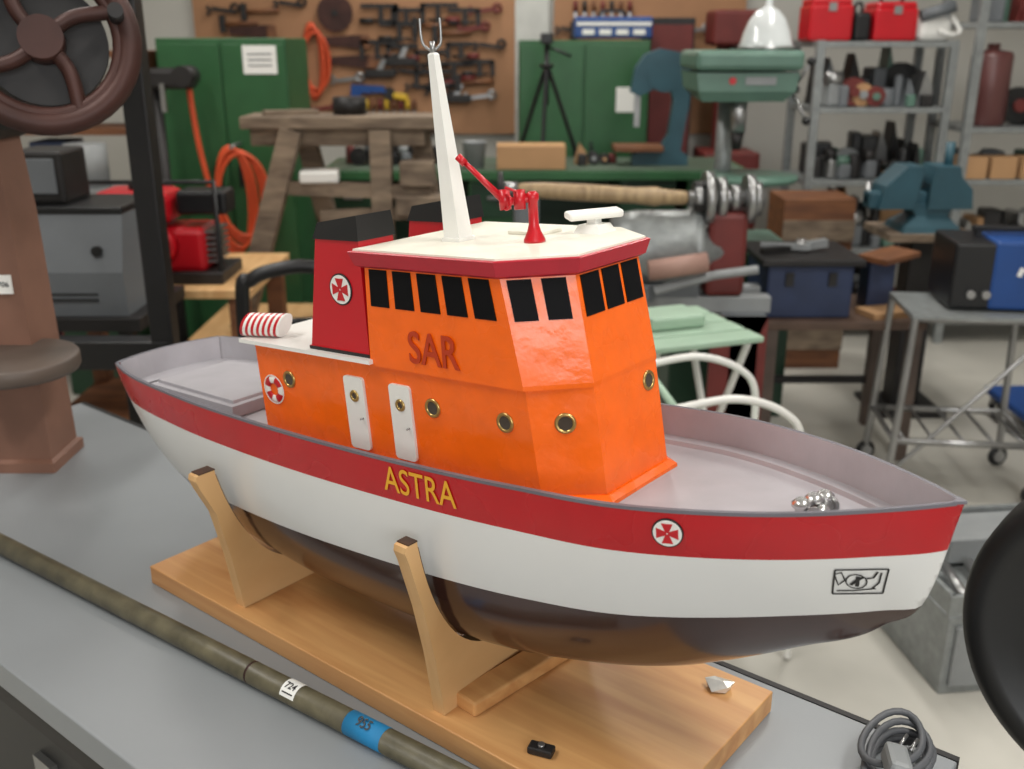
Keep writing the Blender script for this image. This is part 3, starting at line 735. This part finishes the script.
# sawhorse + platform
pl=group('plywood_platform',(-.78,4.32,0))
box(pl,'deck',(0,0,.350),(1.15,.62,.03),ply,bev=.002)
for x in (-.5,0,.5):
    for y in (-.25,.25): box(pl,'block_%d_%d'%(x*10,y*10),(x,y,.1675),(.09,.09,.335),brownw)
sh=group('old_wooden_trestle',(-.70,4.32,.371))
box(sh,'top_plank',(0,0,.86),(.82,.26,.05),oldwood,bev=.006); box(sh,'top_plank_rear',(.04,.17,.82),(.78,.10,.05),oldwood,bev=.006)
box(sh,'under_rail',(-.02,-.04,.80),(.72,.10,.07),oldwood,bev=.006)
def beam(p,nm,a,b,w,m,d=None):
    a=Vector(a);b=Vector(b); u=(b-a).normalized(); s=Vector((0,1,0)); t=u.cross(s).normalized(); s=t.cross(u); d=d or w
    V=[]
    for q in (a,b):
        for i,j in ((-1,-1),(1,-1),(1,1),(-1,1)): V.append(q+t*(i*w/2)+s*(j*d/2))
    return mesh(p,nm,V,[(0,1,2,3),(4,5,6,7),(0,1,5,4),(1,2,6,5),(2,3,7,6),(3,0,4,7)],m)
beam(sh,'leg_front_left',(-.20,-.12,.83),(-.46,-.18,.012),.085,oldwood)
beam(sh,'leg_rear_left',(-.20,.12,.83),(-.05,.2,.012),.08,oldwood)
beam(sh,'leg_front_right',(.16,-.10,.83),(.16,-.14,.002),.085,oldwood)
beam(sh,'leg_rear_right',(.30,.12,.83),(.40,.2,.008),.08,oldwood)
beam(sh,'cross_rail',(-.26,-.12,.60),(.36,-.12,.58),.055,oldwood); beam(sh,'mid_rail',(-.1,-.12,.48),(.38,-.12,.50),.05,oldwood)
box(sh,'side_block',(.31,-.12,.66),(.14,.12,.10),oldwood,bev=.006); box(sh,'side_block_low',(.32,-.12,.53),(.2,.14,.08),oldwood,bev=.006)
cyl(sh,'tin',(.02,.02,.885),(.02,.02,.955),.07,dark); box(sh,'plank_scrap',(-.22,-.02,.895),(.22,.08,.02),oldwood,(0,0,.4))
box(sh,'paint_tray',(-.10,-.10,.645),(.16,.12,.05),whitep,(0,0,.1),.01)
st=group('round_stool',(-.36,3.55,0))
lathe(st,'seat',[(.15,0),(.16,.01),(.16,.03),(.14,.04),(.0,.04)],brownw,(0,0,.66))
for k in range(4):
    an=k*math.pi/2+.5; cyl(st,'leg_%d'%k,(.1*math.cos(an),.1*math.sin(an),.66),(.17*math.cos(an),.17*math.sin(an),0),.016,brownw)
ht=group('hand_truck',(-.60,2.72,0),.15)
tube(ht,'frame',[(-.15,0,.12),(-.15,0,.84),(-.12,0,.925),(-.03,0,.955),(.05,0,.955),(.13,0,.925),(.15,0,.84),(.15,0,.12)],.020,blackp)
for z in (.3,.55,.8): cyl(ht,'bar_%d'%(z*100),(-.15,0,z),(.15,0,z),.012,blackp)
box(ht,'toe_plate',(0,-.12,.03),(.36,.24,.012),dark)
for x in (-.2,.2): torus(ht,'tyre_%d'%(x*10),.09,.028,black,(x,.07,.118),(0,math.radians(90),0)); cyl(ht,'hub_%d'%(x*10),(x-.02,.07,.118),(x+.02,.07,.118),.06,redp)
cyl(ht,'axle',(-.2,.07,.118),(.2,.07,.118),.01,steel); box(ht,'bracket',(0,.03,.12),(.3,.08,.02),dark)
# wood lathe
la=group('wood_turning_lathe',(.45,3.6,0))
for x in (-.38,.38):
    prism(la,'cast_leg_%d'%(x*10),[(x-.09,0),(x+.09,0),(x+.05,.12),(x+.05,.55),(x+.08,.62),(x-.08,.62),(x-.05,.55),(x-.05,.12)],.34,greyp)
box(la,'bed_front',(0,-.08,.65),(.96,.06,.06),steelp,bev=.004); box(la,'bed_rear',(0,.08,.65),(.96,.06,.06),steelp,bev=.004)
lathe(la,'motor_housing',[(.05,-.20),(.12,-.19),(.135,-.10),(.135,.08),(.15,.09),(.15,.12),(.10,.13),(.09,.20),(.05,.21)],galv,(.10,-.02,.84),(0,math.radians(90),0))
for k in range(8):
    an=k*math.pi/4; cyl(la,'flange_bolt_%d'%k,(.185,-.02+.135*math.cos(an),.84+.135*math.sin(an)),(.235,-.02+.135*math.cos(an),.84+.135*math.sin(an)),.010,steel,seg=8)
box(la,'housing_foot',(.10,0,.70),(.24,.22,.05),greyp,bev=.005)
lathe(la,'turned_pole',[(.010,0),(.022,.02),(.028,.10),(.030,.25),(.028,.42),(.034,.5),(.028,.52),(.024,.60),(.012,.62)],woodmat('turned_wood',(136,112,82),(180,154,116),.5),(-.44,-.05,1.055),(0,math.radians(93),0))
for k,(x,r_) in enumerate(((.19,.06),(.225,.095),(.27,.075),(.32,.05),(.37,.085),(.395,.06))): cyl(la,'chuck_ring_%d'%k,(x,-.05,1.02),(x+.03,-.05,1.02),r_,steel,seg=32)
for k in range(4):
    an=k*math.pi/2+.4; box(la,'chuck_jaw_%d'%k,(.215,-.05+.05*math.cos(an),1.02+.05*math.sin(an)),(.05,.03,.03),dark,(an,0,0))
cyl(la,'spindle',(.17,-.05,1.02),(.44,-.05,1.02),.03,steel)
box(la,'headstock',(.31,.0,.83),(.14,.22,.30),brownred,bev=.02); box(la,'tailstock',(-.40,-.05,.86),(.09,.14,.36),greyp,bev=.02); cyl(la,'quill',(-.50,-.05,1.055),(-.43,-.05,1.055),.025,steel); cyl(la,'tail_wheel',(-.50,-.05,1.055),(-.48,-.05,1.055),.06,dark)
tube(la,'cross_rod',[(.05,-.18,.72),(.25,-.2,.78),(.40,-.2,.8)],.016,steelp,False); cyl(la,'roller',(.02,-.22,.80),(.22,-.22,.83),.035,mat('roller_pink',(160,126,114),.6))
box(la,'chip_panel',(.36,-.16,.42),(.2,.02,.40),brownred)
for k in range(4): box(la,'tool_rest_%d'%k,(-.28+.10*k,-.13,.70),(.05,.06,.04+.02*(k%2)),[dark,steelp,brownw,greyp][k],(0,0,.3*k),.006)
ap=group('teal_arbor_press',(.78,5.55,.909))
prism(ap,'c_frame',[(-.13,0),(.17,0),(.17,.05),(.13,.08),(.16,.30),(.17,.48),(.12,.58),(.0,.60),(-.08,.57),(-.13,.50),(-.15,.38),(-.10,.36),(-.02,.40),(.05,.42),(.08,.34),(.06,.16),(.02,.09),(-.13,.06)],.08,teal)
box(ap,'table',(-.10,0,.09),(.26,.2,.03),brownw,bev=.004); cyl(ap,'upper_wheel',(.03,-.045,.48),(.03,.045,.48),.10,teal); box(ap,'ram',(-.11,0,.30),(.03,.03,.20),steel)
# drill press mint
dp=group('pillar_drill_press',(.92,4.25,0))
box(dp,'stand',(0,.04,.36),(.50,.44,.72),greend,bev=.01); box(dp,'base_plate',(0,.02,.735),(.46,.36,.03),drillg,bev=.006)
cyl(dp,'column',(-.02,.10,.75),(-.02,.10,1.36),.036,galv)
lathe(dp,'work_table',[(.04,-.03),(.05,-.01),(.19,0),(.195,.01),(.195,.025),(.02,.025)],drillg,(.06,-.06,1.0)); box(dp,'table_arm',(0,.05,.98),(.09,.12,.06),drillg,bev=.01)
loft(dp,'head',[(1.32,[(-.17,-.16),(.15,-.16),(.18,.20),(-.14,.20)]),(1.36,[(-.19,-.18),(.19,-.18),(.19,.20),(-.19,.20)]),(1.43,[(-.2,-.18),(.2,-.18),(.2,.21),(-.2,.21)])],drillg)
box(dp,'belt_cover',(0,.0,1.475),(.42,.42,.075),drillg,bev=.02)
cyl(dp,'quill',(-.01,-.10,1.33),(-.01,-.10,1.20),.032,steel); cyl(dp,'chuck',(-.01,-.10,1.20),(-.01,-.10,1.13),.028,dark,.018)
for k in range(3):
    an=k*2.094; p=Vector((.19,-.12,1.36)); q=p+Vector((.05,.13*math.cos(an),.13*math.sin(an))); cyl(dp,'feed_arm_%d'%k,p,q,.007,steel); lathe(dp,'feed_knob_%d'%k,[(.0,-.018),(.016,-.008),(.018,.0),(.014,.012),(0,.018)],blackp,q,seg=14)
box(dp,'motor',(0,.28,1.40),(.18,.14,.2),greyp,bev=.02); cyl(dp,'switch',(-.06,-.185,1.40),(-.06,-.18,1.40),.014,redp); box(dp,'name_plate',(.05,-.183,1.40),(.12,.004,.03),steelp)
bl=group('glass_bell_cover',(1.01,4.2,1.514))
lathe(bl,'bell',[(.105,0),(.108,.012),(.100,.03),(.090,.07),(.070,.115),(.045,.145),(.018,.16),(.014,.165),(.014,.22),(0,.225)],mat('milk_glass',(210,214,214),.12,coat=.5))
torus(bl,'rim',.102,.008,steel,(0,0,.008))
# shelving right
def shelf_unit(nm,x0,x1,y0,y1,zs,h):
    g=group(nm,(0,0,0))
    for x in (x0,x1):
        for y in (y0,y1): box(g,'upright_%d_%d'%(x*100,y*100),(x,y,h/2),(.04,.035,h),galv)
    for k,z in enumerate(zs): box(g,'shelf_%d'%k,((x0+x1)/2,(y0+y1)/2,z),(x1-x0+.03,y1-y0+.03,.028),galv,bev=.003)
    return g
g1=shelf_unit('steel_shelving',1.55,2.22,5.3,5.75,(.12,.48,.84,1.21,1.53),1.55)
g2=shelf_unit('storage_rack',2.30,3.5,5.2,5.65,(.12,.5,.86,1.12,1.62),2.1)
ci=[0]
def clutter(g,x0,x1,y,z,hmax,cols,wmax=.13):
    x=x0
    while x<x1-.04:
        w_=random.uniform(.05,wmax); w_=min(w_,x1-x); h=random.uniform(.45,1)*hmax; m=random.choice(cols); m2=random.choice(cols); c=(x+w_/2,y+random.uniform(-.03,.03))
        k=ci[0]; ci[0]+=1; t=random.randrange(5)
        if t==0: box(g,'box_%d'%k,(c[0],c[1],z+h*.35),(w_*.95,.16,h*.7),m,(0,0,random.uniform(-.2,.2)),.01)
        elif t==1: lathe(g,'can_%d'%k,[(w_*.4,0),(w_*.42,.01),(w_*.42,h*.7),(w_*.38,h*.75),(w_*.15,h*.8)],m,(c[0],c[1],z),seg=16)
        elif t==2:
            box(g,'motor_body_%d'%k,(c[0],c[1],z+h*.3),(w_*.9,.16,h*.6),m,(0,0,.2),.015); cyl(g,'motor_top_%d'%k,(c[0]-w_*.4,c[1]-.05,z+h*.7),(c[0]+w_*.4,c[1]-.05,z+h*.7),h*.2,m2,seg=14)
        elif t==3:
            cyl(g,'wheel_%d'%k,(c[0],c[1]-.10,z+h*.4),(c[0],c[1]-.05,z+h*.4),h*.38,m,seg=18); cyl(g,'wheel_hub_%d'%k,(c[0],c[1]-.12,z+h*.4),(c[0],c[1]+.08,z+h*.4),h*.14,m2,seg=12)
        else:
            prism(g,'casting_%d'%k,[(c[0]-w_*.45,z),(c[0]+w_*.45,z),(c[0]+w_*.3,z+h*.6),(c[0]-w_*.1,z+h)],.14,m,loc=(0,c[1],0)); box(g,'block_%d'%k,(c[0],c[1]-.09,z+.03),(w_*.6,.05,.06),m2,bev=.008)
        x+=w_*.82
dc=[dark,blackp,greyp,dark,steelp,drillg,brownred,blackp,card,greyp,dark,steel]
for zz,hm in ((1.225,.27),(.855,.30),(.495,.28),(.135,.28)):
    clutter(g1,1.60,2.19,5.63,zz,hm*1.15,dc,.10); clutter(g1,1.60,2.19,5.42,zz,hm*.8,dc,.10)
for zz,hm in ((.515,.26),(.135,.26),(1.635,.3)): clutter(g2,2.34,3.45,5.42,zz,hm,dc)
clutter(g2,2.34,3.45,5.52,.875,.2,dc)
clutter(g2,2.58,3.45,5.42,1.135,.34,dc)
for k in range(5): box(g2,'cardboard_bin_%d'%k,(2.37+.15*k,5.27,.875+.055),(.13,.14,.11),card,(0,0,.05*k-.05),.003)
bx2=group('bench_clutter',(0,0,0)); clutter(bx2,-.92,-.30,5.62,.909,.24,[dark,blackp,steelp,card,brownred,greyp,yellowp,dark],.10)
bx3=group('bench_spare_parts',(0,0,0)); clutter(bx3,.34,.60,5.62,.909,.13,[dark,blackp,steelp,card,brownred,greyp],.08)
def redcase(nm,x,y,z,w_,h):
    g=group(nm,(x,y,z)); box(g,'body',(0,0,h*.4),(w_,.22,h*.8),redp,bev=.015); box(g,'lid',(0,0,h*.85),(w_*.96,.2,h*.2),redp,bev=.02)
    tube(g,'handle',[(-w_*.25,0,h*.94),(-w_*.2,0,h*1.12),(w_*.2,0,h*1.12),(w_*.25,0,h*.94)],.010,blackp); box(g,'latch',(0,-.113,h*.75),(.04,.01,.04),steel)
redcase('red_tool_case',1.62,5.5,1.545,.22,.22); redcase('red_storage_case',1.95,5.5,1.545,.22,.2)
bk=group('black_tool_bag',(1.785,5.5,1.545)); box(bk,'bag',(0,0,.07),(.085,.2,.14),blackp,bev=.02); tube(bk,'strap',[(-.02,0,.13),(-.015,0,.18),(.015,0,.18),(.02,0,.13)],.008,blackp)
wbx=group('white_power_tool',(2.16,5.5,1.545)); box(wbx,'body',(0,0,.06),(.18,.16,.12),whitep,(0,0,.1),.03); cyl(wbx,'nose',(-.08,-.08,.12),(.08,-.1,.17),.03,greyp); tube(wbx,'cord',[(.08,-.08,.12),(.12,-.1,.05),(.07,-.14,.03),(.0,-.13,.05)],.012,whitep)
lathe(g2,'brown_cylinder_tank',[(.09,0),(.10,.01),(.10,.34),(.09,.36),(.03,.37),(.03,.40),(.0,.40)],mat('maroon',(104,64,62),.35,var=.2),(2.43,5.32,1.1345))
rm_=group('red_workshop_press',(1.34,6.4,0)); box(rm_,'body',(0,0,.45),(.34,.4,.9),brownred,bev=.01); box(rm_,'post',(.0,.1,1.25),(.14,.12,.7),brownred,bev=.01); box(rm_,'head',(.0,0,1.62),(.3,.3,.2),brownred,bev=.02); cyl(rm_,'ram',(0,-.08,1.55),(0,-.08,1.1),.03,steel)
wc=group('wooden_crate',(1.46,4.9,0)); box(wc,'body',(0,0,.42),(.34,.3,.84),brownw,bev=.004)
for k in range(4): box(wc,'slat_%d'%k,(0,-.156,.15+.18*k),(.34,.012,.10),oldwood)
# rusty steel table with blue box
rt=group('rusty_steel_table',(1.24,3.80,0))
box(rt,'top',(0,0,.545),(.60,.44,.03),mat('rust_top',(86,66,54),.6,var=.3),bev=.003)
for x in (-.27,.27):
    for y in (-.19,.19): box(rt,'leg_%d_%d'%(x*10,y*10),(x,y,.265),(.045,.045,.53),mat('rust_leg',(90,76,68),.6,var=.3))
box(rt,'brace',(0,.19,.2),(.52,.02,.03),dark)
bb_=group('blue_tool_chest',(1.11,3.80,.5605))
box(bb_,'body',(0,0,.10),(.32,.32,.20),blued,bev=.008); box(bb_,'lid',(.0,0,.215),(.38,.38,.025),dark,bev=.004)
box(bb_,'clasp',(-.08,-.166,.15),(.03,.012,.05),dark); box(bb_,'clasp_r',(.08,-.166,.15),(.03,.012,.05),dark)
pls=group('pliers_on_chest',(1.10,3.76,.789))
beam(pls,'handle_a',(-.16,-.04,.012),(.02,.03,.012),.022,dark); beam(pls,'handle_b',(-.15,.03,.02),(.03,-.01,.02),.022,steelp); cyl(pls,'pivot',(0,.01,.0),(0,.01,.045),.02,steel); beam(pls,'jaw',(.01,.01,.02),(.10,.03,.03),.03,steelp)
wp=group('wood_offcuts',(1.42,3.74,.5605)); box(wp,'offcut_a',(.0,-.05,.012),(.18,.12,.022),card,(0,0,.3)); box(wp,'offcut_b',(.0,.08,.10),(.10,.12,.2),blued,bev=.01); box(wp,'offcut_c',(.02,.03,.212),(.18,.14,.02),brownw,(0,-.1,.5))
# cart w/ welder
ct=group('tubular_steel_trolley',(1.60,3.40,0),-.12)
for x in (-.22,.22):
    for y in (-.16,.16): tube(ct,'leg_%d_%d'%(x*10,y*10),[(x*1.12,y*1.1,.06),(x,y,.66)],.013,steel,False); torus(ct,'caster_%d_%d'%(x*10,y*10),.028,.012,black,(x*1.12,y*1.1,.041),(math.radians(90),0,.3),16,8); cyl(ct,'caster_hub_%d_%d'%(x*10,y*10),(x*1.12,y*1.1-.012,.041),(x*1.12,y*1.1+.012,.041),.024,steel)
for z,s in ((.66,1.0),(.22,1.09)):
    tube(ct,'ring_%d'%(z*100),[(-.22*s,-.16*s,z),(.22*s,-.16*s,z),(.22*s,.16*s,z),(-.22*s,.16*s,z)],.012,steel,False,True)
box(ct,'tray',(0,0,.668),(.46,.34,.012),galv); 
for k in range(5): cyl(ct,'rung_%d'%k,(-.2+.1*k,-.17,.22),(-.2+.1*k,.17,.22),.006,steel)
tube(ct,'diag',[(-.235,-.17,.1),(.22,-.16,.62)],.008,steel,False)
wl_=group('blue_welder',(1.69,3.43,.675),-.12)
box(wl_,'case',(.07,0,.125),(.26,.28,.235),bluep,bev=.012); box(wl_,'front_panel',(-.115,0,.12),(.14,.27,.225),blackp,bev=.01)
box(wl_,'handle',(.02,0,.262),(.24,.03,.02),blackp,bev=.005); box(wl_,'handle_post_a',(-.08,0,.25),(.02,.03,.03),blackp); box(wl_,'handle_post_b',(.12,0,.25),(.02,.03,.03),blackp)
for k in range(4): box(wl_,'badge_%d'%k,(.03+.022*k,-.142,.14+.012*(k%2)),(.015,.004,.03),whitep,(0,.3,0))
for k in range(2): cyl(wl_,'socket_%d'%k,(-.12+.05*k,-.135,.06),(-.12+.05*k,-.15,.06),.014,steel)
# vice on post
vc=group('teal_bench_vice',(1.71,4.15,0))
box(vc,'pedestal',(0.02,.05,.39),(.12,.12,.78),dark,bev=.006); box(vc,'foot_plate',(0.02,.05,.01),(.3,.3,.02),dark); box(vc,'plate',(0,.03,.79),(.36,.32,.03),oldwood)
loft(vc,'base',[(.805,[(-.12,-.1),(.12,-.1),(.12,.12),(-.12,.12)]),(.83,[(-.11,-.09),(.11,-.09),(.11,.11),(-.11,.11)]),(.87,[(-.06,-.06),(.07,-.06),(.07,.07),(-.06,.07)]),(.92,[(-.09,-.06),(.10,-.06),(.10,.07),(-.09,.07)])],teal)
box(vc,'slide',(-.10,0,.93),(.30,.09,.07),teal,bev=.01); prism(vc,'fixed_jaw',[(-.02,.90),(.16,.90),(.15,.98),(.10,1.03),(.09,1.07),(.0,1.07),(-.02,1.0)],.16,teal); prism(vc,'moving_jaw',[(-.22,.90),(-.08,.90),(-.05,1.07),(-.12,1.07),(-.2,.99)],.16,teal)
cyl(vc,'screw',(-.20,0,.93),(-.25,0,.93),.018,steel); cyl(vc,'tommy_bar',(-.24,-.02,.86),(-.24,.02,1.00),.008,steel); cyl(vc,'post_tube',(.07,.0,1.05),(.07,.0,1.16),.018,teal)
# mint folding table + white tubular chair
ft=group('mint_folding_table',(.50,2.92,0),.35)
for k in range(4): box(ft,'slat_%d'%k,(0,-.15+.10*k,.725),(.36,.088,.018),mint,bev=.004)
for x in (-.15,.15): tube(ft,'leg_a_%d'%(x*10),[(x,-.16,.715),(x,.17,.01)],.011,whitep,False); tube(ft,'leg_b_%d'%(x*10),[(x*.85,.16,.715),(x*.85,-.17,.01)],.011,whitep,False)
box(ft,'tray_box',(-.02,.02,.755),(.18,.14,.04),mint,bev=.01)
fc=group('white_tubular_chair',(.57,2.42,0),.1)
for y in (-.17,.17): tube(fc,'frame_%d'%(y*100),[(-.20,y,.72),(-.05,y,.74),(.07,y,.70),(.12,y,.62),(.12,y,.40),(.14,y,.01)],.010,whitep); tube(fc,'rear_leg_%d'%(y*100),[(.12,y*.95,.46),(-.05,y*.95,.30),(-.2,y*.95,.01)],.010,whitep)
for k in range(4): box(fc,'seat_slat_%d'%k,(-.12+.08*k,0,.455),(.07,.34,.014),mint,bev=.003)
cyl(fc,'cross_bar',(.125,-.17,.46),(.125,.17,.46),.010,whitep); cyl(fc,'cross_bar_rear',(-.12,-.17,.46),(-.12,.17,.46),.008,whitep)
for y in (-.165,.165): cyl(fc,'seat_side_%d'%(y*100),(-.15,y,.446),(.13,y,.446),.009,whitep)
cyl(fc,'back_rail',(-.2,-.17,.722),(-.2,.17,.722),.010,mint)
# steel drawer box on floor
sd=group('steel_drawer_box',(1.25,2.34,0),.12)
box(sd,'body',(0,0,.11),(.42,.40,.22),galv,bev=.004)
box(sd,'drawer',(-.0,-.205,.11),(.38,.012,.17),steelp,bev=.004); box(sd,'pull',(0,-.218,.15),(.12,.02,.012),steel)
for nm,c,s in (('rim_front',(0,-.19,.245),(.42,.012,.06)),('rim_back',(0,.19,.265),(.42,.012,.10)),('rim_left',(-.2,0,.245),(.012,.38,.06)),('rim_right',(.2,0,.245),(.012,.38,.06))): box(sd,nm,c,s,galv)
box(sd,'inner_tray',(.05,.1,.27),(.28,.15,.07),steelp,bev=.004)
for k in range(5): cyl(sd,'rod_%d'%k,(-.14+.07*k,-.15,.235),(-.12+.07*k,.0,.25),.014,steel)
# right foreground flywheel
fw=group('black_machine_flywheel',(.785,1.02,0),math.radians(50))
fwd=group('wheel',(0,0,.865),parent=fw); fwd.rotation_euler=(0,math.radians(90),0)
S_=1.04
lathe(fwd,'disc',[(r_*S_,z_) for r_,z_ in [(.03,-.05),(.06,-.045),(.07,-.02),(.17,-.018),(.185,-.04),(.205,-.044),(.217,-.038),(.222,-.025),(.222,.025),(.217,.038),(.205,.044),(.185,.04),(.17,.018),(.07,.02),(.06,.045),(.03,.05)]],black,seg=72)
cyl(fwd,'axle',(0,0,-.12),(0,0,.2),.024,steel)
box(fw,'pedestal',(.16,0,.42),(.14,.2,.84),dark,bev=.02); box(fw,'foot',(.12,0,.03),(.36,.34,.06),dark,bev=.01); box(fw,'bearing',(.16,0,.87),(.12,.10,.10),dark,bev=.02)
bdly=group('blue_dolly',(2.2,3.85,0)); box(bdly,'deck',(0,0,.12),(.3,.5,.03),bluep,bev=.004)
for x in (-.11,.11):
    for y in (-.2,.2): torus(bdly,'wheel_%d_%d'%(x*100,y*10),.038,.015,black,(x,y,.053),(0,math.radians(90),0),16,8); box(bdly,'fork_%d_%d'%(x*100,y*10),(x,y,.09),(.05,.03,.04),steel)
